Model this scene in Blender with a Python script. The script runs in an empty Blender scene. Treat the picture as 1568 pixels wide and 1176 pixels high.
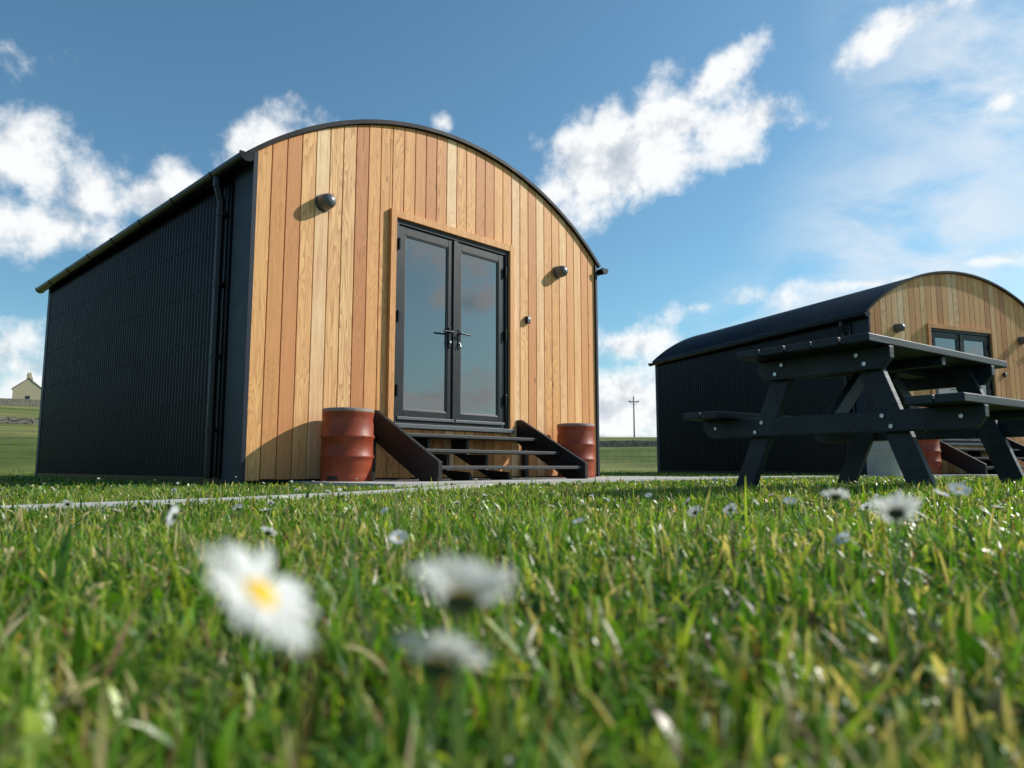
import bpy, math, random
import numpy as np
from mathutils import Vector, Matrix
random.seed(7); rng=np.random.default_rng(11)
scene=bpy.context.scene
R=math.radians
scene.view_settings.view_transform='Standard'
try: scene.view_settings.look='None'
except: pass
scene.view_settings.exposure=0

# ------------------------------------------------------------ node helpers
def new_mat(name):
    m=bpy.data.materials.new(name); m.use_nodes=True
    nt=m.node_tree; b=nt.nodes['Principled BSDF']
    return m,nt,b
def N(nt,t,**kw):
    n=nt.nodes.new(t)
    for k,v in kw.items(): setattr(n,k,v)
    return n
def setin(nt,sock,v):
    if isinstance(v,bpy.types.NodeSocket): nt.links.new(v,sock)
    else: sock.default_value=v
def M(nt,op,a,b=None,c=None,clamp=False):
    n=N(nt,'ShaderNodeMath',operation=op); n.use_clamp=clamp
    setin(nt,n.inputs[0],a)
    if b is not None: setin(nt,n.inputs[1],b)
    if c is not None: setin(nt,n.inputs[2],c)
    return n.outputs[0]
def VM(nt,op,a,b=None,scale=None):
    n=N(nt,'ShaderNodeVectorMath',operation=op)
    setin(nt,n.inputs[0],a)
    if b is not None: setin(nt,n.inputs[1],b)
    if scale is not None: setin(nt,n.inputs['Scale'],scale)
    return n.outputs['Value'] if op in('LENGTH','DOT_PRODUCT') else n.outputs[0]
def noise(nt,vec,scale,detail=4,rough=.55,dist=0.0):
    n=N(nt,'ShaderNodeTexNoise'); 
    if vec is not None: nt.links.new(vec,n.inputs['Vector'])
    n.inputs['Scale'].default_value=scale; n.inputs['Detail'].default_value=detail
    n.inputs['Roughness'].default_value=rough; n.inputs['Distortion'].default_value=dist
    return n.outputs['Fac']
def ramp(nt,fac,stops,interp='LINEAR'):
    n=N(nt,'ShaderNodeValToRGB'); n.color_ramp.interpolation=interp
    e=n.color_ramp.elements
    while len(e)<len(stops): e.new(.5)
    for i,(p,c) in enumerate(stops):
        e[i].position=p; e[i].color=(c[0],c[1],c[2],1) if len(c)==3 else c
    nt.links.new(fac,n.inputs[0]); return n.outputs[0]
def mixc(nt,f,a,b,blend='MIX'):
    n=N(nt,'ShaderNodeMix',data_type='RGBA',blend_type=blend)
    setin(nt,n.inputs[0],f)
    setin(nt,n.inputs[6],a if isinstance(a,bpy.types.NodeSocket) else (*a,1))
    setin(nt,n.inputs[7],b if isinstance(b,bpy.types.NodeSocket) else (*b,1))
    return n.outputs[2]
def smooth(nt,v,a,b):
    n=N(nt,'ShaderNodeMapRange',interpolation_type='SMOOTHSTEP'); nt.links.new(v,n.inputs[0])
    n.inputs[1].default_value=a; n.inputs[2].default_value=b
    return n.outputs[0]
def bump(nt,b,h,strength,dist=.01):
    n=N(nt,'ShaderNodeBump'); n.inputs['Strength'].default_value=strength; n.inputs['Distance'].default_value=dist
    nt.links.new(h,n.inputs['Height']); nt.links.new(n.outputs[0],b.inputs['Normal'])
def objco(nt,scale=(1,1,1)):
    t=N(nt,'ShaderNodeTexCoord'); m=N(nt,'ShaderNodeMapping'); m.inputs['Scale'].default_value=scale
    nt.links.new(t.outputs['Object'],m.inputs[0]); return m.outputs[0]

def simple_mat(name,col,rough=.5,metal=0,var=.25,nscale=12,bmp=.1,col2=None,spec=.5):
    m,nt,b=new_mat(name)
    co=objco(nt); n=noise(nt,co,nscale,4,.6)
    c2=col2 or tuple(max(0,c*(1-var)) for c in col); c1=tuple(c*(1+var) for c in col)
    nt.links.new(ramp(nt,n,[(.3,c2),(.7,c1)]),b.inputs['Base Color'])
    b.inputs['Metallic'].default_value=metal; b.inputs['Specular IOR Level'].default_value=spec
    r=M(nt,'MULTIPLY_ADD',n,.25,rough-.12); nt.links.new(r,b.inputs['Roughness'])
    if bmp: bump(nt,b,noise(nt,co,nscale*6,3),bmp,.003)
    return m

# cedar
def cedar():
    m,nt,b=new_mat('cedar_boards')
    at=N(nt,'ShaderNodeAttribute',attribute_name='pcol'); sep=N(nt,'ShaderNodeSeparateColor'); nt.links.new(at.outputs['Color'],sep.inputs[0])
    tc=N(nt,'ShaderNodeTexCoord')
    off=VM(nt,'SCALE',at.outputs['Color'],scale=23.0)
    p=VM(nt,'ADD',tc.outputs['Object'],off)
    mp=N(nt,'ShaderNodeMapping'); mp.inputs['Scale'].default_value=(60,60,1.6); nt.links.new(p,mp.inputs[0])
    fine=noise(nt,mp.outputs[0],1.0,5,.65)
    mp3=N(nt,'ShaderNodeMapping'); mp3.inputs['Scale'].default_value=(260,260,5); nt.links.new(p,mp3.inputs[0])
    fib=noise(nt,mp3.outputs[0],1.0,2,.6)
    mp2=N(nt,'ShaderNodeMapping'); mp2.inputs['Scale'].default_value=(6.5,6.5,.7); nt.links.new(p,mp2.inputs[0])
    big=noise(nt,mp2.outputs[0],1.0,2,.5,.3)
    rings=M(nt,'FRACT',M(nt,'MULTIPLY',big,19.0))
    rings=M(nt,'POWER',rings,2.0)
    ringamt=M(nt,'MULTIPLY',rings,M(nt,'MULTIPLY_ADD',sep.outputs[2],.75,.25))
    base=ramp(nt,sep.outputs[0],[(0,(.58,.24,.095)),(.25,(.72,.34,.125)),(.6,(.88,.47,.175)),(.85,(.92,.58,.28)),(1,(.94,.66,.38))])
    dark=mixc(nt,.78,base,(.38,.13,.035))
    c=mixc(nt,ringamt,base,dark)
    c=mixc(nt,smooth(nt,fine,.46,.70),c,mixc(nt,.5,c,(.44,.17,.055)))
    c=mixc(nt,smooth(nt,fib,.5,.8),c,mixc(nt,.35,c,(.3,.12,.04)))
    mp4=N(nt,'ShaderNodeMapping'); mp4.inputs['Scale'].default_value=(3,3,.8); nt.links.new(p,mp4.inputs[0])
    pat=noise(nt,mp4.outputs[0],1.0,3)
    c=mixc(nt,smooth(nt,pat,.4,.75),c,mixc(nt,.45,c,(.68,.28,.11)))
    mk=N(nt,'ShaderNodeMapping'); mk.inputs['Scale'].default_value=(7,.01,2.1); nt.links.new(p,mk.inputs[0])
    vo=N(nt,'ShaderNodeTexVoronoi'); vo.inputs['Scale'].default_value=1.0; nt.links.new(mk.outputs[0],vo.inputs['Vector'])
    vs=N(nt,'ShaderNodeSeparateColor'); nt.links.new(vo.outputs['Color'],vs.inputs[0])
    kn=M(nt,'MULTIPLY',M(nt,'LESS_THAN',vs.outputs[0],.25),M(nt,'SUBTRACT',1.0,smooth(nt,vo.outputs['Distance'],.03,.13)))
    c=mixc(nt,M(nt,'MULTIPLY',kn,.85),c,(.18,.07,.025))
    s3=N(nt,'ShaderNodeSeparateXYZ'); nt.links.new(tc.outputs['Object'],s3.inputs[0])
    dirt=M(nt,'MULTIPLY',M(nt,'SUBTRACT',1.0,smooth(nt,s3.outputs[2],.03,.35)),pat)
    c=mixc(nt,M(nt,'MULTIPLY',dirt,.6),c,(.25,.16,.09))
    nt.links.new(c,b.inputs['Base Color']); b.inputs['Roughness'].default_value=.6
    b.inputs['Specular IOR Level'].default_value=.3
    bump(nt,b,M(nt,'ADD',fine,M(nt,'MULTIPLY',fib,.5)),.25,.002)
    return m
MAT={}
MAT['cedar']=cedar()
MAT['black_metal']=simple_mat('coated_steel_sheet',(.0022,.0032,.0068),.33,0,.35,4,.03,spec=.25)
MAT['anthra']=simple_mat('anthracite_trim',(.014,.019,.033),.5,0,.12,5,.03,spec=.3)
MAT['door']=simple_mat('door_frame_paint',(.010,.011,.014),.42,0,.12,9,.03,spec=.35)
MAT['gutter']=simple_mat('gutter_plastic',(.0045,.005,.007),.3,0,.2,5,0,spec=.35)
MAT['verge']=simple_mat('verge_trim',(.006,.007,.009),.6,0,.2,5,0,spec=.2)
MAT['steel']=simple_mat('brushed_steel',(.45,.45,.46),.3,.9,.1,30,.05)
MAT['lamp']=simple_mat('lamp_body',(.12,.12,.125),.4,.2,.1,30,.05)
MAT['gasket']=simple_mat('glazing_bead',(.09,.10,.11),.45,0,.1,30,0)
MAT['interior']=simple_mat('dark_interior',(.02,.02,.022),.8)
MAT['stepwood']=simple_mat('stained_step_timber',(.013,.0125,.014),.5,0,.35,20,.2,spec=.35)
MAT['tread']=simple_mat('worn_tread_timber',(.035,.037,.040),.55,0,.35,20,.2,spec=.4)
MAT['white']=simple_mat('white_label',(.75,.75,.73),.5)
def glassmat():
    m,nt,b=new_mat('door_glass')
    b.inputs['Base Color'].default_value=(.006,.010,.015,1); b.inputs['Roughness'].default_value=.015
    b.inputs['IOR'].default_value=2.5
    co=objco(nt); bump(nt,b,noise(nt,co,1.3,1),.03,.02)
    return m
MAT['glass']=glassmat()
def tablemat():
    m,nt,b=new_mat('stained_table_timber')
    co=objco(nt,(3,40,40)); n=noise(nt,co,1,6,.6); n2=noise(nt,objco(nt),3.5,4)
    c=ramp(nt,n,[(.3,(.006,.012,.020)),(.7,(.017,.028,.040))])
    c=mixc(nt,smooth(nt,n2,.5,.8),c,(.032,.045,.056)); nt.links.new(c,b.inputs['Base Color'])
    b.inputs['Roughness'].default_value=.55; b.inputs['Specular IOR Level'].default_value=.35; bump(nt,b,n,.5,.004); return m
MAT['table']=tablemat()
def kegmat():
    m,nt,b=new_mat('red_oxide_keg_paint')
    co=objco(nt); n=noise(nt,co,5,5,.6); n2=noise(nt,co,45,6,.7); 
    mp=objco(nt,(14,14,1.5)); st=noise(nt,mp,1,4)
    c=ramp(nt,n,[(.3,(.22,.034,.012)),(.7,(.32,.058,.020))])
    c=mixc(nt,smooth(nt,n2,.62,.78),c,(.26,.11,.06))
    c=mixc(nt,M(nt,'MULTIPLY',smooth(nt,st,.5,.75),.5),c,(.13,.025,.012))
    nt.links.new(c,b.inputs['Base Color']); b.inputs['Roughness'].default_value=.48; b.inputs['Specular IOR Level'].default_value=.35
    bump(nt,b,n2,.15,.003); return m
MAT['keg']=kegmat()
MAT['kegtop']=simple_mat('weathered_keg_rim',(.24,.18,.15),.7,0,.4,25,.3)
def concmat():
    m,nt,b=new_mat('concrete')
    co=objco(nt); n=noise(nt,co,2,6,.6); n2=noise(nt,co,60,5,.7)
    c=ramp(nt,n,[(.3,(.36,.35,.32)),(.7,(.52,.50,.46))]); c=mixc(nt,smooth(nt,n2,.55,.75),c,(.26,.25,.22))
    nt.links.new(c,b.inputs['Base Color']); b.inputs['Roughness'].default_value=.9; bump(nt,b,n2,.4,.004); return m
MAT['conc']=concmat()

# ------------------------------------------------------------ mesh builder
class MB:
    def __init__(s): s.v=[];s.f=[];s.m=[];s.c=[];s.mats=[];s.sm=[]
    def mi(s,k):
        if k not in s.mats: s.mats.append(k)
        return s.mats.index(k)
    def add(s,vs,fs,mat,col=(.5,.5,.5),smooth=False):
        o=len(s.v); s.v+= [tuple(v) for v in vs]; s.c+=[col]*len(vs)
        i=s.mi(mat)
        for f in fs: s.f.append([o+a for a in f]); s.m.append(i); s.sm.append(smooth)
    def box(s,x0,x1,y0,y1,z0,z1,mat,col=(.5,.5,.5)):
        vs=[(x0,y0,z0),(x1,y0,z0),(x1,y1,z0),(x0,y1,z0),(x0,y0,z1),(x1,y0,z1),(x1,y1,z1),(x0,y1,z1)]
        s.add(vs,[(0,3,2,1),(4,5,6,7),(0,1,5,4),(1,2,6,5),(2,3,7,6),(3,0,4,7)],mat,col)
    def prism(s,poly,axis,a,b,mat,col=(.5,.5,.5)):
        def P(p,t):
            if axis=='x': return (t,p[0],p[1])
            if axis=='y': return (p[0],t,p[1])
            return (p[0],p[1],t)
        n=len(poly); vs=[P(p,a) for p in poly]+[P(p,b) for p in poly]
        fs=[tuple(range(n))[::-1],tuple(range(n,2*n))]+[(i,(i+1)%n,n+(i+1)%n,n+i) for i in range(n)]
        s.add(vs,fs,mat,col)
    def beam(s,p,q,w,h,mat,up=Vector((0,0,1))):
        p=Vector(p);q=Vector(q);d=(q-p).normalized(); side=d.cross(up)
        if side.length<1e-4: side=d.cross(Vector((0,1,0)))
        side.normalize(); u2=side.cross(d).normalized()
        vs=[]
        for e in(p,q):
            for a,b in((-1,-1),(1,-1),(1,1),(-1,1)): vs.append(e+side*a*w/2+u2*b*h/2)
        s.add(vs,[(0,3,2,1),(4,5,6,7),(0,1,5,4),(1,2,6,5),(2,3,7,6),(3,0,4,7)],mat)
    def tube(s,p,q,r,mat,n=12,r2=None,caps=True):
        p=Vector(p);q=Vector(q);d=(q-p).normalized(); a=d.orthogonal().normalized(); b=d.cross(a)
        r2=r if r2 is None else r2; vs=[]
        for e,rr in((p,r),(q,r2)):
            for i in range(n):
                t=2*math.pi*i/n; vs.append(e+a*rr*math.cos(t)+b*rr*math.sin(t))
        s.add(vs,[(i,(i+1)%n,n+(i+1)%n,n+i) for i in range(n)],mat,smooth=True)
        if caps: s.add(vs,[tuple(range(n))[::-1],tuple(range(n,2*n))],mat)
    def revolve(s,prof,cx,cy,mat,n=40,cz=0):
        vs=[];fs=[]
        for r,z in prof:
            for i in range(n):
                t=2*math.pi*i/n; vs.append((cx+r*math.cos(t),cy+r*math.sin(t),cz+z))
        for k in range(len(prof)-1):
            for i in range(n):
                j=(i+1)%n; fs.append((k*n+i,k*n+j,(k+1)*n+j,(k+1)*n+i))
        s.add(vs,fs,mat,smooth=True)
    def obj(s,name,parent=None,bevel=0):
        me=bpy.data.meshes.new(name); me.from_pydata(s.v,[],s.f)
        for k in s.mats: me.materials.append(MAT[k])
        me.polygons.foreach_set('material_index',s.m); me.polygons.foreach_set('use_smooth',s.sm)
        ca=me.color_attributes.new('pcol','FLOAT_COLOR','POINT')
        ca.data.foreach_set('color',[x for c in s.c for x in (*c,1)])
        me.update(); o=bpy.data.objects.new(name,me); scene.collection.objects.link(o)
        if parent: o.parent=parent
        if bevel:
            b=o.modifiers.new('bev','BEVEL'); b.width=bevel; b.segments=2; b.limit_method='ANGLE'; b.angle_limit=R(50)
        return o
def empty(name,loc,rz):
    e=bpy.data.objects.new(name,None); scene.collection.objects.link(e); e.location=loc; e.rotation_euler=(0,0,rz); e.empty_display_size=.3; return e

# ------------------------------------------------------------ cabin
W,D=4.785,6.52; EAVE,PEAK=2.90,3.77
half=W/2; rise=PEAK-EAVE; RR=(half*half+rise*rise)/(2*rise); CZ=PEAK-RR
def arc(s,off=0): return CZ+math.sqrt(max(0,(RR+off)**2-(s-half)**2))
O0,O1,DZ0,DZ1=1.49,3.13,.56,2.67
def cabin(loc,rz,name,seed):
    rnd=random.Random(seed)
    E=empty(name,loc,rz)
    k=MB()
    pts=[(.03,.02),(W-.03,.02)]+[(W-.03-(W-.06)*i/30, arc(W-.03-(W-.06)*i/30)-.06) for i in range(31)]
    n=len(pts)
    k.add([(p[0],D,p[1]) for p in pts],[tuple(range(n))],'black_metal')
    def panel(a,b,z0,zt=None):
        m=8; xs=[a+(b-a)*i/m for i in range(m+1)]
        vs=[(x,.004,z0) for x in xs]+[(x,.004,(arc(x)-.03) if zt is None else zt) for x in xs]
        k.add(vs,[(i,i+1,m+2+i,m+1+i) for i in range(m)],'interior')
    panel(.0,O0,.02); panel(O1,W,.02); panel(O0,O1,DZ1); panel(O0,O1,.02,DZ0)
    k.obj('wall_core',E)
    k=MB(); npl=33; pw=W/npl; g=.0038
    for i in range(npl):
        a=i*pw+g; b=(i+1)*pw-g
        hue=min(1,max(0.05,rnd.gauss(.6,.27)))
        if rnd.random()<.12: hue=rnd.uniform(.0,.25)
        col=(hue,rnd.random(),rnd.random())
        segs=[]
        t0,t1=1.42+0.0,3.20
        if b<=t0 or a>=t1: segs.append((a,b,.04,None))
        else:
            if a<t0: segs.append((a,t0,.04,None)); a2=t0
            else: a2=a
            if b>t1: segs.append((t1,b,.04,None)); b2=t1
            else: b2=b
            segs.append((a2,b2,2.75,None)); segs.append((a2,b2,.04,.53))
        for (p,q,z0,z1) in segs:
            if q-p<.005: continue
            zt=lambda x:(arc(x)-.012) if z1 is None else z1
            e=.003; z0=z0+rnd.uniform(-.006,.006)
            vs=[(p,0,z0),(q,0,z0),(q,0,zt(q)),(p,0,zt(p)), (p,-.018,z0),(q,-.018,z0),(q,-.018,zt(q)),(p,-.018,zt(p)),
                (p+e,-.021,z0+e),(q-e,-.021,z0+e),(q-e,-.021,zt(q)-e),(p+e,-.021,zt(p)-e)]
            fs=[(0,1,5,4),(1,2,6,5),(2,3,7,6),(3,0,4,7),(4,5,9,8),(5,6,10,9),(6,7,11,10),(7,4,8,11),(8,9,10,11)]
            k.add(vs,fs,'cedar',col)
    k.box(1.422,1.488,-.062,.0,.5,2.748,'cedar',(.35,.3,.7))
    k.box(3.132,3.198,-.062,.0,.5,2.748,'cedar',(.45,.8,.2))
    k.box(1.490,3.130,-.060,.0,2.672,2.746,'cedar',(.45,.6,.5))
    k.obj('timber_cladding',E)
    k=MB()
    for side in (0,1):
        x0=0 if side==0 else W; sg=-1 if side==0 else 1
        pitch=.076; ns=int((D-.32)/pitch*8); vs=[];fs=[]
        for i in range(ns+1):
            y=.32+(D-.32)*i/ns; o=.014+.013*math.sin(2*math.pi*y/pitch)
            for z in (.05,.96,1.92,2.84): vs.append((x0+sg*o,y,z))
        for i in range(ns):
            for j in range(3): fs.append((i*4+j,(i+1)*4+j,(i+1)*4+j+1,i*4+j+1))
        k.add(vs,fs,'black_metal',smooth=True)
        for z in (.22,.75,1.3,1.31+.5,2.3,2.72):
            nn=int((D-.4)/(pitch*2))
            for i in range(nn):
                y=.36+i*pitch*2; y=round(y/pitch)*pitch+pitch*.25
                k.tube((x0+sg*.025,y,z),(x0+sg*.036,y,z),.009,'anthra',8,.005)
        k.box(min(x0,x0+sg*.03),max(x0,x0+sg*.03),.3,D,.0,.06,'gutter')
        k.box(min(x0+sg*.002,x0+sg*.034),max(x0+sg*.002,x0+sg*.034),-.024,.31,.02,2.845,'anthra')
        k.box(min(x0+sg*.002,x0+sg*.034),max(x0+sg*.002,x0+sg*.034),D-.1,D+.02,.02,2.845,'anthra')
    k.box(-.034,.004,-.046,-.0245,.02,2.88,'anthra'); k.box(W-.004,W+.034,-.046,-.0245,.02,2.88,'anthra')
    k.obj('corrugated_side_walls',E)
    k=MB(); ys0,ys1=-.05,D+.05; pitch=.076; ny=int((ys1-ys0)/pitch*6); na=40
    ang=math.asin((half+.1)/(RR+.03)); vs=[];fs=[]
    for i in range(ny+1):
        y=ys0+(ys1-ys0)*i/ny; o=.014+.010*math.sin(2*math.pi*y/pitch)
        for j in range(na+1):
            t=-ang+2*ang*j/na; r=RR+o
            vs.append((half+r*math.sin(t),y,CZ+r*math.cos(t)))
    for i in range(ny):
        for j in range(na): fs.append((i*(na+1)+j,i*(na+1)+j+1,(i+1)*(na+1)+j+1,(i+1)*(na+1)+j))
    k.add(vs,fs,'black_metal',smooth=True)
    for (ya,yb) in ((-.062,-.0215),(D+.01,D+.06)):
        for (ra,rb) in ((-.010,.030),):
            vs=[];fs=[];na2=48
            for j in range(na2+1):
                t=-ang+2*ang*j/na2
                for (r,y) in ((RR+ra,ya),(RR+rb,ya),(RR+rb,yb),(RR+ra,yb)):
                    vs.append((half+r*math.sin(t),y,CZ+r*math.cos(t)))
            for j in range(na2):
                for q in range(4): fs.append((j*4+q,j*4+(q+1)%4,(j+1)*4+(q+1)%4,(j+1)*4+q))
            fs.append((0,1,2,3)); fs.append((na2*4+3,na2*4+2,na2*4+1,na2*4))
            k.add(vs,fs,'verge')
    k.obj('barrel_roof',E)
    k=MB()
    for sg,x0 in((-1,0),(1,W)):
        cx=x0+sg*.125; cz=2.80; vs=[];fs=[]; nseg=10
        ring=[]
        for j in range(nseg+1):
            t=math.pi+math.pi*j/nseg; ring.append((.062*math.cos(t),.062*math.sin(t)))
        for j in range(nseg,-1,-1):
            t=math.pi+math.pi*j/nseg; ring.append((.056*math.cos(t),.056*math.sin(t)+.002))
        nr=len(ring)
        for y in (-.11,D+.09):
            for a,b in ring: vs.append((cx+a,y,cz+b))
        fs=[(j,(j+1)%nr,nr+(j+1)%nr,nr+j) for j in range(nr)]
        k.add(vs,fs,'gutter',smooth=True)
        for y in (-.115,D+.085):
            pl=[(cx+.066*math.cos(math.pi+math.pi*j/10),cz+.066*math.sin(math.pi+math.pi*j/10)) for j in range(11)]
            pl+=[(cx+.066,cz+.012),(cx-.066,cz+.012)]
            k.prism(pl,'y',y,y+.02,'gutter')
        y=.5
        while y<D:
            pl2=[(cx+.0685*math.cos(math.pi+math.pi*j/10),cz+.0685*math.sin(math.pi+math.pi*j/10)) for j in range(11)]+[(cx+.060*math.cos(2*math.pi-math.pi*j/10),cz+.060*math.sin(2*math.pi-math.pi*j/10)) for j in range(11)]
            k.prism(pl2,'y',y,y+.035,'gutter'); k.box(min(cx,x0),max(cx,x0),y+.005,y+.03,cz-.005,cz+.02,'gutter')
            y+=.9
        py=.46; px=x0+sg*.085
        k.tube((cx,py,cz-.05),(cx,py,cz-.14),.042,'gutter',16)
        k.tube((cx,py,cz-.13),(px,py,cz-.26),.034,'gutter',16)
        k.tube((px,py,cz-.24),(px,py,.05),.034,'gutter',16)
        for z in (2.4,1.75,1.1,.45): 
            k.tube((px,py,z),(px,py,z+.045),.041,'gutter',16); k.box(min(px,x0),max(px,x0),py-.05,py+.05,z+.008,z+.036,'gutter')
        k.box(min(x0,x0+sg*.05),max(x0,x0+sg*.05),.33,.37,.05,2.84,'gutter')
        k.box(min(x0,x0+sg*.07),max(x0,x0+sg*.07),.02,D,2.80,2.88,'gutter')
    k.obj('gutters_and_downpipes',E)
    k=MB(); f=.05
    k.box(O0+.001,O0+f,-.03,.05,DZ0,DZ1,'door'); k.box(O1-f,O1-.001,-.03,.05,DZ0,DZ1,'door')
    k.box(O0+f,O1-f,-.029,.05,DZ1-f,DZ1-.001,'door'); k.box(O0-.05,O1+.05,-.085,.05,DZ0-.025,DZ0+.018,'gasket')
    k.box(O0+f,O1-f,-.02,.05,DZ0+.018,DZ0+.045,'door')
    mid=(O0+O1)/2; z0,z1=DZ0+.05,DZ1-f-.006
    for a,b,sd in((O0+f+.005,mid-.003,0),(mid+.003,O1-f-.005,1)):
        st=.092
        k.box(a,a+st,-.015,.05,z0,z1,'door'); k.box(b-st,b,-.015,.05,z0,z1,'door')
        k.box(a+st,b-st,-.014,.049,z1-st,z1,'door'); k.box(a+st,b-st,-.014,.049,z0,z0+.11,'door')
        A,B,Z0,Z1=a+st,b-st,z0+.11,z1-st; e=.012
        k.box(A,A+e,-.008,.03,Z0,Z1,'gasket'); k.box(B-e,B,-.008,.03,Z0,Z1,'gasket')
        k.box(A+e,B-e,-.007,.03,Z0,Z0+e,'gasket'); k.box(A+e,B-e,-.007,.03,Z1-e,Z1,'gasket')
        k.box(A+e,B-e,.006,.02,Z0+e,Z1-e,'glass')
        k.box(a+.01,b-.01,-.035,-.016,z0+.01,z0+.04,'gasket')
        hx=a-.012 if sd==0 else b-.006
        for z in (.85,1.6,2.35): k.box(hx,hx+.018,-.048,-.031,z,z+.12,'gutter')
    k.box(mid-.03,mid+.03,-.030,-.016,z0,z1,'door')
    k.obj('glazed_double_door',E,.003)
    k=MB()
    for sx,hx in((-1,mid-.075),(1,mid+.055)):
        k.box(hx-.017,hx+.017,-.030,-.016,1.42,1.64,'gutter')
        k.tube((hx,-.03,1.585),(hx,-.078,1.585),.011,'steel',12)
        k.tube((hx-.01*sx,-.074,1.585),(hx+sx*.125,-.074,1.580),.010,'gutter',12)
        k.tube((hx,-.031,1.48),(hx,-.042,1.48),.014,'steel',12)
    k.tube((mid+.055,-.045,1.48),(mid+.055,-.06,1.44),.006,'steel',8)
    k.box(3.42,3.48,-.065,-.021,1.86,1.94,'anthra'); k.box(3.428,3.472,-.072,-.065,1.868,1.932,'white'); k.box(3.436,3.464,-.076,-.072,1.876,1.905,'gutter')
    k.obj('door_handles_and_switch',E,.002)
    for ls in (.665,4.02):
        k=MB(); z=2.60
        k.tube((ls,-.021,z),(ls,-.032,z),.085,'lamp',28)
        prof=[(.076,0),(.078,.02),(.076,.07),(.068,.105),(.052,.125),(.026,.137),(.0005,.14)]
        vs=[];fs=[];n=28
        for r,d in prof:
            for i in range(n):
                t=2*math.pi*i/n; vs.append((ls+r*math.cos(t),-.032-d,z+r*math.sin(t)*.95))
        for a in range(len(prof)-1):
            for i in range(n):
                j=(i+1)%n; fs.append((a*n+i,(a+1)*n+i,(a+1)*n+j,a*n+j))
        k.add(vs,fs,'lamp',smooth=True)
        k.obj('bulkhead_lamp',E)
    S0,S1=1.30,3.27; k=MB()
    poly=[(0-.022,.69),(-.09,.69),(-1.03,.195),(-1.03,.0),(-.82,.0),(-.022,.43)]
    k.prism(poly,'x',S0-.045,S0,'stepwood'); k.prism(poly,'x',S1,S1+.045,'stepwood')
    sm=(S0+S1)/2
    k.prism([(-.03,.44),(-.03,.3),(-.7,.0),(-.9,.0),(-.86,.10),(-.56,.12),(-.56,.27),(-.27,.28),(-.27,.43)],'x',sm-.02,sm+.02,'stepwood')
    k.prism([(-.03,.44),(-.03,.3),(-.7,.0),(-.9,.0),(-.86,.10),(-.56,.12),(-.56,.27),(-.27,.28),(-.27,.43)],'x',S0+.45,S0+.49,'stepwood')
    for (n0,n1,z) in((.03,.37,.47),(.36,.68,.315),(.66,.99,.16)):
        h=(n1-n0-.015)/2
        k.box(S0+.001,S1-.001,-n1,-n1+h,z-.032,z,'tread'); k.box(S0+.001,S1-.001,-n0-h,-n0,z-.032,z,'tread')
    for x in (S0-.1,S1+.05): k.box(x,x+.05,-.12,-.05,0,.45,'stepwood')
    k.obj('entrance_steps',E,.004)
    return E
C1=(-2.245,6.02); A1=R(45.8); C2=(6.22,12.35); A2=R(22.4)
cabin((C1[0],C1[1],0),A1,'barrel_roof_cabin',3)
cabin((C2[0],C2[1],0),A2,'barrel_roof_cabin.001',5)
def loc2w(C,A,x,y): return (C[0]+x*math.cos(A)-y*math.sin(A), C[1]+x*math.sin(A)+y*math.cos(A))

# ------------------------------------------------------------ kegs
def keg(x,y,z,rot):
    k=MB(); H=.62;r=.222
    prof=[(.0005,.035),(r-.03,.035),(r-.022,.012),(r-.012,0),(r,.0),(r+.004,.01),(r-.001,.05),(r-.004,.09),(r+.0,.11),(r+.002,.17),
          (r+.003,.20),(r+.014,.212),(r+.014,.226),(r+.003,.238),(r+.003,.375),(r+.014,.387),(r+.014,.401),(r+.003,.413),(r+.002,.50),(r-.004,.535),(r-.002,.56)]
    k.revolve(prof,0,0,'keg',48)
    k.revolve([(r-.002,.56),(r+.004,.595),(r+.006,.61)],0,0,'keg',48)
    k.revolve([(r+.006,.61),(r+.005,.630),(r-.003,.640),(r-.03,.645),(.10,.648),(.0005,.65)],0,0,'kegtop',48)
    for a in (0,math.pi):
        vs=[]
        for i in range(9):
            t=a-.22+.44*i/8
            for zz in(.022,.052):
                vs.append(((r+.0055)*math.cos(t),(r+.0055)*math.sin(t),zz))
        k.add(vs,[(2*i,2*i+2,2*i+3,2*i+1) for i in range(8)],'interior',smooth=True)
    o=k.obj('painted_beer_keg'); o.location=(x,y,z); o.rotation_euler=(0,0,rot); return o
for C,A in((C1,A1),(C2,A2)):
    for s,n in((.81,.31),(3.98,.33)):
        x,y=loc2w(C,A,s,-n); keg(x,y,.02,R(-110))
k=MB()
k.revolve([(.0005,0),(.245,0),(.25,.02),(.262,.56),(.265,.60),(.258,.61),(.225,.61),(.215,.6),(.21,.52),(.0005,.52)],0,0,'conc',40)
k.revolve([(.26,.40),(.27,.41),(.27,.44),(.2605,.45)],0,0,'conc',40)
o=k.obj('concrete_planter'); o.location=(5.78,11.2,0)

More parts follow.
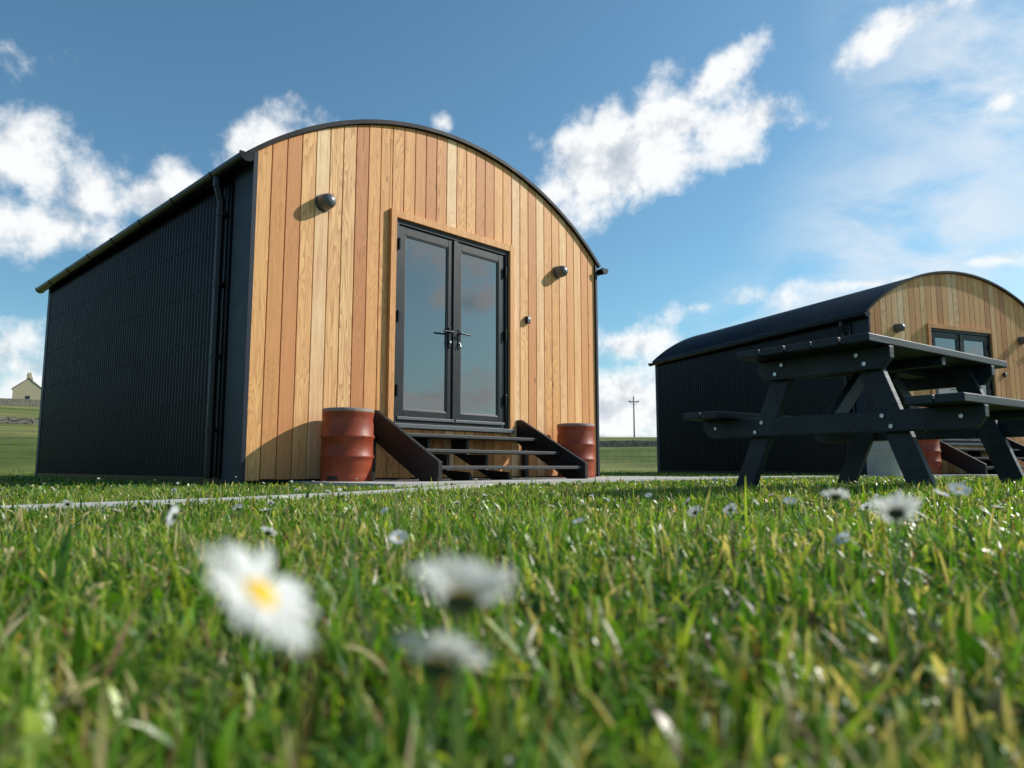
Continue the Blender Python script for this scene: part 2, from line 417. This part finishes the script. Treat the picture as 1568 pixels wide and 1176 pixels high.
# ------------------------------------------------------------ picnic table
T=empty('picnic_table',(1.39,3.46,0),R(35.9))
Lt=1.52; k=MB()
nb=5; bw=.72/nb
for i in range(nb): k.box(0+random.uniform(-.004,.004),Lt,-.36+i*bw+.004,-.36+(i+1)*bw-.004,.712,.75,'table')
k.obj('table_top',T,.005)
k=MB()
for sg in(-1,1):
    for j in range(2):
        a=.49+j*.122; b=a+.115
        k.box(0,Lt,min(sg*a,sg*b),max(sg*a,sg*b),.412,.45,'table')
k.obj('bench_seats',T,.005)
k=MB()
for fx,inn in((.20,1),(Lt-.20,-1)):
    t=.044
    c=[(-.355,.71),(.355,.71),(.355,.655),(.31,.605),(-.31,.605),(-.355,.655)]
    k.prism(c,'x',fx-t/2,fx+t/2,'table')
    c=[(-.73,.41),(.73,.41),(.73,.36),(.69,.31),(-.69,.31),(-.73,.36)]
    k.prism(c,'x',fx-t/2,fx+t/2,'table')
    lx=fx+inn*(t+.001)
    for sg in(-1,1):
        yt,yb,hw=.20,(.52 if sg>0 else .455),.058
        k.prism([(sg*(yt-hw),.708),(sg*(yt+hw),.708),(sg*(yb+hw),0),(sg*(yb-hw),0)],'x',lx-t/2,lx+t/2,'table')
        for z,off in((.68,0),(.635,.02),(.385,.0),(.335,.02)):
            y=sg*(yt+(yb-yt)*(.708-z)/.708+off-.01)
            k.tube((fx-inn*(t/2),y,z),(fx-inn*(t/2+.010),y,z),.010,'steel',10)
        k.tube((fx-inn*(t/2),sg*.64,.365),(fx-inn*(t/2+.008),sg*.64,.365),.009,'steel',10)
k.box(.30,Lt-.30,-.05,.05,.665,.709,'table')
k.beam((.27,0,.37),(.62,0,.655),.044,.08,'table'); k.beam((Lt-.27,0,.37),(Lt-.62,0,.655),.044,.08,'table')
k.box(Lt/2-.022,Lt/2+.022,-.34,.34,.665,.7105,'table')
for sg in(-1,1):
    k.box(Lt/2-.03,Lt/2+.03,min(sg*.495,sg*.72),max(sg*.495,sg*.72),.375,.411,'table')
k.obj('a_frames',T,.005)

# ------------------------------------------------------------ terrain
def sstep(a,b,x):
    t=np.clip((x-a)/(b-a),0,1); return t*t*(3-2*t)
def ground(x,y):
    x=np.asarray(x,float); y=np.asarray(y,float)
    r=np.hypot(x,y); az=np.degrees(np.arctan2(x,y))
    kk=.043+(.077-.043)*(1-sstep(-34,-10,az))
    h=kk*np.minimum(np.maximum(r-15,0),230+0*r)*sstep(15,45,r)
    h+=sstep(25,80,r)*(.35*np.sin(x*.05+1)+.3*np.cos(y*.043+x*.02))*.8
    h+=.022*np.exp(-((x-.3)**2/1.2+(y-1.0)**2/.45))
    h+=.062*np.exp(-((x-2.0)**2/1.0+(y-3.0)**2/1.3))
    h+=.004*np.sin(x*5.1+.4)*np.sin(y*4.3+1.)*np.exp(-r*r/40)
    return h
ax=np.sinh(np.linspace(-8.3,8.3,261))/np.sinh(8.3)*2500
gx,gy=np.meshgrid(ax,ax); gz=ground(gx,gy)
n=len(ax); vs=np.stack([gx.ravel(),gy.ravel(),gz.ravel()],1)
idx=np.arange(n*n).reshape(n,n); q=np.stack([idx[:-1,:-1].ravel(),idx[:-1,1:].ravel(),idx[1:,1:].ravel(),idx[1:,:-1].ravel()],1)
me=bpy.data.meshes.new('ground'); me.from_pydata(vs.tolist(),[],q.tolist()); me.polygons.foreach_set('use_smooth',[True]*len(q))
m,nt,b=new_mat('grassy_ground'); co=objco(nt)
n1=noise(nt,co,.9,5,.6); n2=noise(nt,co,35,5,.7); n3=noise(nt,co,.06,5,.6)
c=ramp(nt,n1,[(.3,(.06,.10,.018)),(.7,(.13,.18,.04))])
c=mixc(nt,smooth(nt,n2,.45,.7),c,(.055,.062,.018))
c=mixc(nt,smooth(nt,n3,.42,.62),c,(.22,.22,.075))
n4=noise(nt,co,.35,6,.7); c=mixc(nt,M(nt,'MULTIPLY',smooth(nt,n4,.5,.7),.5),c,(.09,.085,.03))
nt.links.new(c,b.inputs['Base Color']); b.inputs['Roughness'].default_value=.95; b.inputs['Specular IOR Level'].default_value=.1
bump(nt,b,n2,.6,.03)
me.materials.append(m); g=bpy.data.objects.new('ground',me); scene.collection.objects.link(g)

# ------------------------------------------------------------ concrete paths
path_polys=[]
def strip(pts,w,z,name):
    pts=[Vector(p) for p in pts]; k=MB(); L=[];Rr=[]
    for i,p in enumerate(pts):
        d=((pts[min(i+1,len(pts)-1)]-pts[max(i-1,0)])).normalized(); nrm=Vector((-d.y,d.x))
        L.append(p+nrm*w/2);Rr.append(p-nrm*w/2)
    for i in range(len(pts)-1):
        poly=[(Rr[i].x,Rr[i].y),(Rr[i+1].x,Rr[i+1].y),(L[i+1].x,L[i+1].y),(L[i].x,L[i].y)]
        k.add([(a,b2,z) for a,b2 in poly]+[(a,b2,-.02) for a,b2 in poly],[(0,1,2,3),(0,4,5,1),(2,6,7,3)],'conc')
    path_polys.append((pts,w))
    return k.obj(name)
k=MB()
for C,A in((C1,A1),(C2,A2)):
    s0,s1,n1=.45,5.4,1.5
    pts=[loc2w(C,A,s0,-n1),loc2w(C,A,s1,-n1),loc2w(C,A,s1,-.04),loc2w(C,A,s0,-.04)]
    k.add([(p[0],p[1],.026) for p in pts]+[(p[0],p[1],-.02) for p in pts],[(0,1,2,3),(0,4,5,1),(1,5,6,2),(2,6,7,3),(3,7,4,0)],'conc')
k.obj('concrete_slab')
strip([(-.25,5.75),(-.38,4.9),(-.72,3.9),(-1.12,3.1),(-1.7,2.35),(-2.6,1.7),(-4.5,1.0)],.20,.020,'concrete_path')
p1=loc2w(C1,A1,5.35,-.9); p2=loc2w(C2,A2,.5,-.9)
strip([p1,(3.2,10.0),(4.6,10.9),p2],.6,.014,'concrete_path.001')

# ------------------------------------------------------------ grass
def ok_mask(x,y):
    m=np.ones(len(x),bool)
    for C,A in((C1,A1),(C2,A2)):
        dx=x-C[0];dy=y-C[1]; lx=dx*math.cos(A)+dy*math.sin(A); ly=-dx*math.sin(A)+dy*math.cos(A)
        m&=~((lx>-.04)&(lx<W+.04)&(ly>-.02)&(ly<D))
        m&=~((lx>.46)&(lx<5.39)&(ly>-1.49)&(ly<0))
    for pts,w in path_polys:
        for a,b2 in zip(pts[:-1],pts[1:]):
            d=b2-a; t=np.clip(((x-a.x)*d.x+(y-a.y)*d.y)/d.length_squared,0,1)
            m&=np.hypot(x-a.x-t*d.x,y-a.y-t*d.y)>w/2-.01
    return m
V=[];F=[];COL=[];off=0
def vn(x,y,f,s):
    return (np.sin(x*f+s)+np.sin(y*f*1.13+s*2.1)+np.sin((x+y)*f*.71+s*.7)+np.sin((x-y)*f*1.37+s*1.9))/4
def blades(Nn,r0,r1,azr,h0,w0,K,pw=1.0,straw=.15,broadf=.30):
    global off
    u=rng.random(Nn)
    r=(r0**pw+u*(r1**pw-r0**pw))**(1/pw)
    az=(rng.random(Nn)*2-1)*R(azr)
    x=r*np.sin(az); y=r*np.cos(az)-.12
    keep=ok_mask(x,y)&(np.hypot(x,y)>.15); x=x[keep];y=y[keep];n=len(x)
    clump=vn(x,y,23,1.0)+.8*vn(x,y,61,4.)+.5*vn(x,y,130,2.); patch=vn(x,y,4.2,3.3)
    h=h0*(.45+.8*rng.random(n))*(1+.33*clump+.14*patch); 
    tall=rng.random(n)<.008; h=np.where(tall,h*1.8,h)
    w=w0*(.5+.9*rng.random(n))
    kind=rng.random(n); broad=(kind<broadf)
    w=np.where(broad,w*2.4,w); h=np.where(broad,h*.75,h)
    th=rng.random(n)*2*math.pi; lean=np.abs(rng.normal(.8,.5,n)); lean=np.where(broad,lean+.3,lean); lean=np.where(tall,.25,lean)
    lx=np.cos(th);ly=np.sin(th); ph=th+math.pi/2+rng.normal(0,.6,n)
    sx=np.cos(ph);sy=np.sin(ph); sz=rng.normal(0,.45,n)
    gzz=ground(x,y); curl=.5+1.0*rng.random(n)
    P=np.zeros((n,K+1,2,3)); fx=np.zeros(n);fz=np.zeros(n)
    for i in range(K+1):
        t=i/K
        if i>0:
            a=np.minimum(lean*(.35+1.3*curl*(t-.5/K)),2.2); fx=fx+np.sin(a)*h/K; fz=fz+np.cos(a)*h/K
        wp=np.where(broad,math.sin(math.pi*min(.97,(.12+.86*t)))**.7,(1-t**2.2)*.92+.08)
        ww=w*wp*.5
        cxx=x+lx*fx; cyy=y+ly*fx
        for sidei,sg in((0,-1),(1,1)):
            P[:,i,sidei,0]=cxx+sg*sx*ww; P[:,i,sidei,1]=cyy+sg*sy*ww; P[:,i,sidei,2]=gzz+fz+sg*sz*ww-.002
    V.append(P.reshape(-1,3))
    base=off+np.arange(n)*(K+1)*2
    for i in range(K):
        a=base+i*2; F.append(np.stack([a,a+1,a+3,a+2],1))
    off+=n*(K+1)*2
    g1=np.array([.035,.125,.008]);g2=np.array([.17,.35,.022]);g3=np.array([.38,.47,.06]);st=np.array([.66,.52,.27]);br=np.array([.26,.13,.055])
    t=np.clip(.48+.35*patch+.34*rng.normal(0,1,n),0,1)[:,None]
    c=g1*(1-t)+g2*t
    yy=(rng.random(n)<.22+.12*patch)[:,None]; c=np.where(yy,g3*(.7+.5*rng.random((n,1))),c)
    ss=(rng.random(n)<straw*(1+1.2*vn(x,y,9,5.)))[:,None]; c=np.where(ss,st*(.6+.6*rng.random((n,1))),c)
    bb=(rng.random(n)<.035)[:,None]; c=np.where(bb,br,c)
    cc=np.repeat(c[:,None,:],(K+1)*2,1)
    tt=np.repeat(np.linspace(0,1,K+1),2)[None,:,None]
    cc=cc*(.4+.6*tt)+np.array([.035,.032,.010])*(1-tt)*.6  # shade low in the grass put into blade colour: bases darker, slightly brown
    tip=(rng.random(n)<.22)[:,None,None]*np.clip((tt-.6)/.4,0,1)
    cc=cc*(1-.7*tip)+np.array([.54,.47,.17])*.7*tip
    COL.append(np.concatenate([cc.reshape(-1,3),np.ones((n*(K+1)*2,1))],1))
blades(66000,.12,1.6,68,.046,.0036,4,1.4)
blades(88000,1.6,4.8,58,.040,.0052,3,1.5,.15)
blades(86000,4.8,22,52,.034,.012,2,1.3,.13)
V=np.concatenate(V).astype(np.float32);F=np.concatenate(F).astype(np.int32);COL=np.concatenate(COL).astype(np.float32)
me=bpy.data.meshes.new('grass'); me.vertices.add(len(V)); me.vertices.foreach_set('co',V.ravel())
me.loops.add(len(F)*4); me.loops.foreach_set('vertex_index',F.ravel()); me.polygons.add(len(F))
me.polygons.foreach_set('loop_start',np.arange(len(F),dtype=np.int32)*4)
try: me.polygons.foreach_set('loop_total',np.full(len(F),4,np.int32))
except Exception: pass
me.polygons.foreach_set('use_smooth',np.ones(len(F),bool))
me.update(calc_edges=True)
ca=me.color_attributes.new('gcol','FLOAT_COLOR','POINT'); ca.data.foreach_set('color',COL.ravel())
m,nt,b=new_mat('grass_blades'); at=N(nt,'ShaderNodeAttribute',attribute_name='gcol')
nt.links.new(at.outputs['Color'],b.inputs['Base Color']); b.inputs['Roughness'].default_value=.36; b.inputs['Specular IOR Level'].default_value=.5
tr=N(nt,'ShaderNodeBsdfTranslucent'); nt.links.new(mixc(nt,1.0,at.outputs['Color'],(1.6,1.65,.7),'MULTIPLY'),tr.inputs[0])
mx=N(nt,'ShaderNodeMixShader'); mx.inputs[0].default_value=.40
nt.links.new(b.outputs[0],mx.inputs[1]); nt.links.new(tr.outputs[0],mx.inputs[2]); nt.links.new(mx.outputs[0],nt.nodes['Material Output'].inputs[0])
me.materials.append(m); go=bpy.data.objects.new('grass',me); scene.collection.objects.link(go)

# ------------------------------------------------------------ daisies
def petalmat():
    m,nt,b=new_mat('daisy_petal'); b.inputs['Base Color'].default_value=(.86,.85,.84,1); b.inputs['Roughness'].default_value=.6
    tr=N(nt,'ShaderNodeBsdfTranslucent'); tr.inputs[0].default_value=(.88,.88,.87,1)
    mx=N(nt,'ShaderNodeMixShader'); mx.inputs[0].default_value=.45
    nt.links.new(b.outputs[0],mx.inputs[1]); nt.links.new(tr.outputs[0],mx.inputs[2]); nt.links.new(mx.outputs[0],nt.nodes['Material Output'].inputs[0]); return m
MAT['petal']=petalmat(); MAT['disc']=simple_mat('daisy_disc',(.80,.50,.02),.8,0,.25,600,.3); MAT['stem']=simple_mat('daisy_stem',(.10,.16,.035),.6,0,.2,60,0)
MAT['sepal']=simple_mat('daisy_sepal',(.03,.05,.014),.7,0,.2,60,0)
def daisy(x,y,hz,rad,tilt,tdir,seed,cup=0.0,absz=False):
    rnd=random.Random(seed); k=MB()
    gz=float(ground(x,y)); h=hz-gz if absz else hz
    nrm=Vector((math.sin(tilt)*math.cos(tdir),math.sin(tilt)*math.sin(tdir),math.cos(tilt)))
    head=Vector((0,0,h)); a=nrm.orthogonal().normalized(); b2=nrm.cross(a)
    p0=Vector((-nrm.x*h*.25,-nrm.y*h*.25,-.003)); prev=p0
    for i in range(1,9):
        t=i/8; p=p0.lerp(head,t)+Vector((-nrm.x,-nrm.y,0))*(.10*h*math.sin(math.pi*t)); k.tube(prev,p,rad*.07,'stem',7,caps=False); prev=p
    npet=rnd.randint(26,32)
    for ring in range(2):
        for i in range(npet//2):
            if rnd.random()<.06: continue
            th=2*math.pi*(i+.5*ring)/(npet//2)+rnd.uniform(-.1,.1); L=rad*rnd.uniform(.82,1.08); wd=rad*rnd.uniform(.19,.26)
            lift=rnd.uniform(.0,.28)+.08*ring+cup
            d=a*math.cos(th)+b2*math.sin(th); s=nrm.cross(d); vs=[];K=5
            for q in range(K+1):
                t=q/K; rr=rad*.2+(L-rad*.2)*t; ww=wd*(.38+.62*math.sin(math.pi*(.12+.70*t)))*.5*(1 if q<K else .55)
                c=head+d*rr+nrm*(lift*rr*(1-.45*t)+.0004*ring)
                vs+=[c-s*ww+nrm*ww*.25,c,c+s*ww+nrm*ww*.25]
            fs=[]
            for q in range(K):
                o=q*3; fs+=[(o,o+1,o+4,o+3),(o+1,o+2,o+5,o+4)]
            k.add(vs,fs,'petal',smooth=True)
    for prof,mt in (([(.30,.02),(.29,.09),(.22,.17),(.12,.21),(.002,.22)],'disc'),([(.36,.03),(.33,-.08),(.2,-.2),(.06,-.26)],'sepal')):
        n=14;vs=[];fs=[]
        for r,z in prof:
            for i in range(n):
                t=2*math.pi*i/n; vs.append(head+(a*math.cos(t)+b2*math.sin(t))*r*rad+nrm*z*rad)
        for q in range(len(prof)-1):
            for i in range(n):
                j=(i+1)%n; fs.append((q*n+i,q*n+j,(q+1)*n+j,(q+1)*n+i))
        k.add(vs,fs,mt,smooth=True)
    o=k.obj('daisy'); o.location=(x,y,gz); return o
daisy(-.0585,.168,.1200,.0165,R(47),R(-8),1,.05,True)
daisy(-.0130,.190,.1155,.0145,R(32),R(85),2,.45,True)
daisy(-.0185,.188,.1000,.0125,R(32),R(70),3,.4,True)
daisy(.211,.400,.1245,.0135,R(38),R(70),4,.35,True)
daisy(-.117,.75,.076,.0105,R(40),R(-80),5,.5,True)
daisy(-.324,.70,.103,.0110,R(75),R(180),6,.1,True)
daisy(.285,.64,.124,.0130,R(20),R(60),7,.1,True)
daisy(.48,.78,.125,.0125,R(35),R(-100),8,.1,True)
daisy(.44,1.15,.095,.011,R(30),R(-120),9,.2,True)
daisy(.62,1.05,.110,.012,R(25),R(-60),10,.2,True)
for i in range(90):
    r=random.uniform(.9,6.5); az=R(random.uniform(-38,40)); x,y=r*math.sin(az),r*math.cos(az)
    if ok_mask(np.array([x]),np.array([y]))[0]: daisy(x,y,random.uniform(.045,.068),random.uniform(.009,.013),R(random.uniform(5,60)),R(random.uniform(0,360)),100+i,random.uniform(0,.5))

# ------------------------------------------------------------ distant things
MAT['fencewood']=simple_mat('weathered_post',(.13,.11,.09),.85,0,.3,10,.3)
MAT['wire']=simple_mat('galvanised_wire',(.2,.2,.2),.5,.6)
MAT['stone']=simple_mat('dry_stone',(.25,.22,.17),.9,0,.45,4,.5)
MAT['harl']=simple_mat('harled_wall',(.50,.42,.28),.9,0,.12,3,.2)
MAT['slate']=simple_mat('slate_roof',(.10,.085,.075),.7,0,.25,4,.2)
MAT['window']=simple_mat('dark_window',(.02,.025,.03),.15,0,.1)
def fence(pts,name,sp=2.6):
    k=MB(); P=[]
    for a,b2 in zip(pts[:-1],pts[1:]):
        a=Vector(a);b2=Vector(b2);n=max(1,int((b2-a).length/sp))
        for i in range(n): P.append(a.lerp(b2,i/n))
    P.append(Vector(pts[-1])); Q=[]
    for p in P:
        z=float(ground(p.x,p.y)); tl=Vector((random.uniform(-.04,.04),random.uniform(-.04,.04),0))
        k.tube((p.x,p.y,z-.1),(p.x+tl.x,p.y+tl.y,z+1.15),.06,'fencewood',8,.055); Q.append((p.x,p.y,z))
    for q,r in zip(Q[:-1],Q[1:]):
        for h in(.15,.35,.55,.75,.95,1.1): k.tube((q[0],q[1]-.05,q[2]+h),(r[0],r[1]-.05,r[2]+h),.006,'wire',4,caps=False)
        for i in range(1,9):
            t=i/9; k.tube((q[0]+(r[0]-q[0])*t,q[1]+(r[1]-q[1])*t-.05,q[2]+(r[2]-q[2])*t+.12),(q[0]+(r[0]-q[0])*t,q[1]+(r[1]-q[1])*t-.05,q[2]+(r[2]-q[2])*t+.95),.004,'wire',3,caps=False)
    k.obj(name)
fence([(-34,14),(-16,21),(0,25),(14,29)],'wire_fence')
def stone_wall(pts,name,h=1.1,w=.55):
    k=MB(); rnd=random.Random(4)
    for a,b2 in zip(pts[:-1],pts[1:]):
        a=Vector(a);b2=Vector(b2);L=(b2-a).length; d=(b2-a).normalized(); nrm=Vector((-d.y,d.x))
        for row in range(5):
            t=0
            while t<L:
                l=rnd.uniform(.3,.7); p=a+d*t; z=float(ground(p.x,p.y))-.1+row*h/5
                ww=w/2*(1-.06*row)+rnd.uniform(-.03,.03); hh=h/5*rnd.uniform(.9,1.12)
                q=p+d*(l-.03); vs=[]
                for zz in(z,z+hh):
                    for e,sg in((p,-1),(q,-1),(q,1),(p,1)):
                        v=e+nrm*sg*ww; vs.append((v.x+rnd.uniform(-.02,.02),v.y+rnd.uniform(-.02,.02),zz+rnd.uniform(-.02,.02)))
                k.add(vs,[(0,3,2,1),(4,5,6,7),(0,1,5,4),(1,2,6,5),(2,3,7,6),(3,0,4,7)],'stone'); t+=l
    k.obj(name)
stone_wall([(-48,28),(-30,36),(-14,46)],'dry_stone_wall',.45)
stone_wall([(-125,120),(-92,142),(-60,150)],'dry_stone_wall.001',1.5,.8)
stone_wall([(-6,44),(12,47),(24,45)],'dry_stone_wall.002',.5)
def cottage(x,y,rz,w,d,h,name):
    z=float(ground(x,y))-.5; E=empty(name,(x,y,z),rz); k=MB()
    rh=w*.42
    k.prism([(-w/2,0),(w/2,0),(w/2,h),(0,h+rh),(-w/2,h)],'y',0,d,'harl'); k.obj('walls',E)
    k=MB(); e=.25
    for sg in(-1,1):
        k.prism([(sg*(w/2+e),h-.15),(sg*(w/2+e),h+.05),(0,h+rh+.28),(0,h+rh+.02)],'y',-.1,d+.1,'slate')
    k.obj('roof',E); k=MB()
    for yy in(0.02,d-.82):
        k.box(-.55,.55,yy,yy+.8,h+rh-.5,h+rh+1.3,'harl'); k.tube((-.2,yy+.4,h+rh+1.3),(-.2,yy+.4,h+rh+1.7),.14,'stone',8); k.tube((.25,yy+.4,h+rh+1.3),(.25,yy+.4,h+rh+1.7),.14,'stone',8)
    k.obj('chimneys',E); k=MB()
    k.box(-.5,.5,-.03,.01,1.2,2.5,'window')
    for i in range(3):
        yy=d*(i+.5)/3-.5; k.box(w/2-.01,w/2+.03,yy,yy+1,1.1,2.4,'window'); k.box(-w/2-.03,-w/2+.01,yy,yy+1,1.1,2.4,'window')
    k.obj('windows',E)
cottage(-126,186,R(32),6.6,11,4.2,'stone_cottage')
k=MB(); px,py=25.5,150; z=float(ground(px,py))
k.tube((px,py,z-.3),(px,py,z+8.6),.17,'fencewood',10,.12); k.box(px-1.1,px+1.1,py-.25,py-.1,z+7.3,z+7.5,'fencewood')
for dx in(-.95,0,.95): k.tube((px+dx,py-.18,z+7.5),(px+dx,py-.18,z+7.8),.08,'wire',8,.05)
k.beam((px-.8,py-.15,z+7.35),(px,py-.15,z+6.6),.06,.06,'fencewood'); k.beam((px+.8,py-.15,z+7.35),(px,py-.15,z+6.6),.06,.06,'fencewood')
k.obj('utility_pole')

# ------------------------------------------------------------ sky
SAZ,SEL=73,33
w=bpy.data.worlds.new('World'); scene.world=w; w.use_nodes=True; nt=w.node_tree
bg=nt.nodes['Background']; bg.inputs[1].default_value=.12
sky=N(nt,'ShaderNodeTexSky',sky_type='NISHITA'); sky.sun_disc=False; sky.sun_elevation=R(SEL); sky.sun_rotation=R(SAZ); sky.air_density=1.0; sky.dust_density=.8; sky.ozone_density=1.3
tc=N(nt,'ShaderNodeTexCoord'); dirv=VM(nt,'NORMALIZE',tc.outputs['Generated'])
sp=N(nt,'ShaderNodeSeparateXYZ'); nt.links.new(dirv,sp.inputs[0])
az=M(nt,'MULTIPLY',M(nt,'ARCTAN2',sp.outputs[0],sp.outputs[1]),57.2958); el=M(nt,'MULTIPLY',M(nt,'ARCSINE',sp.outputs[2]),57.2958)
cb=N(nt,'ShaderNodeCombineXYZ'); nt.links.new(az,cb.inputs[0]); nt.links.new(el,cb.inputs[1])
def ell(a0,e0,rx,ry,rot=0,wt=1.0):
    mp=N(nt,'ShaderNodeMapping',vector_type='TEXTURE'); nt.links.new(cb.outputs[0],mp.inputs[0])
    mp.inputs['Location'].default_value=(a0,e0,0); mp.inputs['Rotation'].default_value=(0,0,R(rot)); mp.inputs['Scale'].default_value=(rx,ry,1)
    return M(nt,'SUBTRACT',wt,VM(nt,'LENGTH',mp.outputs[0]))
def maxall(l):
    o=l[0]
    for x in l[1:]: o=M(nt,'MAXIMUM',o,x)
    return o
cum=maxall([ell(8.2,23.4,5.2,3.0,14,1.55),ell(4.2,21.8,3.2,1.4,20,1.25),ell(12.6,25.4,5.0,2.3,28,1.5),ell(16.0,28.2,4.2,1.4,26,1.3),ell(18.0,25.0,5.0,1.7,10,1.45),ell(14,23.4,4,1.2,8,1.1),
  ell(-35.5,19.6,6.5,3.6,-10,1.4),ell(-34,16.0,6,2.6,0,1.2),ell(-26.5,19.3,4.0,2.0,22,1.2),ell(-20.0,23.3,4.4,2.2,16,1.35),ell(-36,6.8,9,3.4,0,1.2),
  ell(30.0,29.4,5.0,1.2,14,1.15),ell(36,23.5,3,1.0,10,.95),ell(15.3,12.2,5,1.2,6,1.15),ell(10,9.6,4.5,1.5,4,1.2),ell(8.6,4.8,8,2.8,0,1.35),ell(-5.3,26.3,1.3,1.0,0,.85),ell(2.2,30.3,1.0,1.4,0,.65),
  ell(27,13.0,4,.7,-3,1.0),ell(34,13.6,3,.6,0,.9),ell(94,5.5,22,2.0,2,1.1),ell(92,13,12,1.6,-3,1.0),ell(120,18,30,7),ell(160,25,16,7),ell(-110,16,30,8)])
cum=M(nt,'MAXIMUM',cum,-1.2)
fb=noise(nt,dirv,12.5,9,.57,0)
sund=Vector((math.sin(R(SAZ))*math.cos(R(SEL)),math.cos(R(SAZ))*math.cos(R(SEL)),math.sin(R(SEL))))
fb2=noise(nt,VM(nt,'ADD',dirv,tuple(sund*.028)),12.5,5,.57,0)
dens=M(nt,'ADD',cum,M(nt,'MULTIPLY',M(nt,'SUBTRACT',fb,.52),4.2))
a=smooth(nt,dens,-.08,.95)
shade=M(nt,'ADD',M(nt,'MULTIPLY',M(nt,'SUBTRACT',fb,fb2),3.6),M(nt,'MULTIPLY_ADD',M(nt,'MINIMUM',dens,2.0),-.20,1.02),clamp=True)
ccol=ramp(nt,shade,[(0,(3.9,4.5,5.2)),(.5,(5.9,6.25,6.7)),(.9,(8.3,8.4,8.4))])
haze=maxall([ell(31,16,13,10,0,1.0),ell(40,27,14,16,0,1.2),ell(22,12,10,4,0,.9)])
mph=N(nt,'ShaderNodeMapping'); mph.inputs['Scale'].default_value=(1,1,2.2); mph.inputs['Rotation'].default_value=(0,R(25),0); nt.links.new(dirv,mph.inputs[0])
hn=noise(nt,mph.outputs[0],5.5,6,.58,.4)
ha=M(nt,'MULTIPLY',smooth(nt,haze,-.1,.9),smooth(nt,hn,.32,.62)); ha=M(nt,'MULTIPLY',ha,.85)
hor=M(nt,'MULTIPLY',M(nt,'SUBTRACT',1.0,smooth(nt,el,-1,12)),.5)
skyc=mixc(nt,1.0,sky.outputs[0],(.74,1.10,1.15),'MULTIPLY')
c=mixc(nt,hor,skyc,(5.2,6.5,7.4)); c=mixc(nt,ha,c,(6.6,7.2,7.8)); c=mixc(nt,M(nt,'MULTIPLY',a,.97),c,ccol)
nt.links.new(c,bg.inputs[0])
sl=bpy.data.lights.new('sun','SUN'); sl.energy=5; sl.angle=R(.53); sl.color=(1,.95,.87); so=bpy.data.objects.new('sun',sl); scene.collection.objects.link(so)
so.rotation_euler=(-sund).to_track_quat('-Z','Y').to_euler(); so.location=(20,5,20)

# ------------------------------------------------------------ camera
cd=bpy.data.cameras.new('camera'); cam=bpy.data.objects.new('camera',cd); scene.collection.objects.link(cam)
cd.sensor_width=36; cd.lens=36*1100/1568; cd.clip_start=.02; cd.clip_end=6000
cam.location=(0,0,.15); cam.rotation_euler=(R(90+6.586),0,0)
cd.dof.use_dof=True; cd.dof.focus_distance=5.0; cd.dof.aperture_fstop=5.0
scene.camera=cam
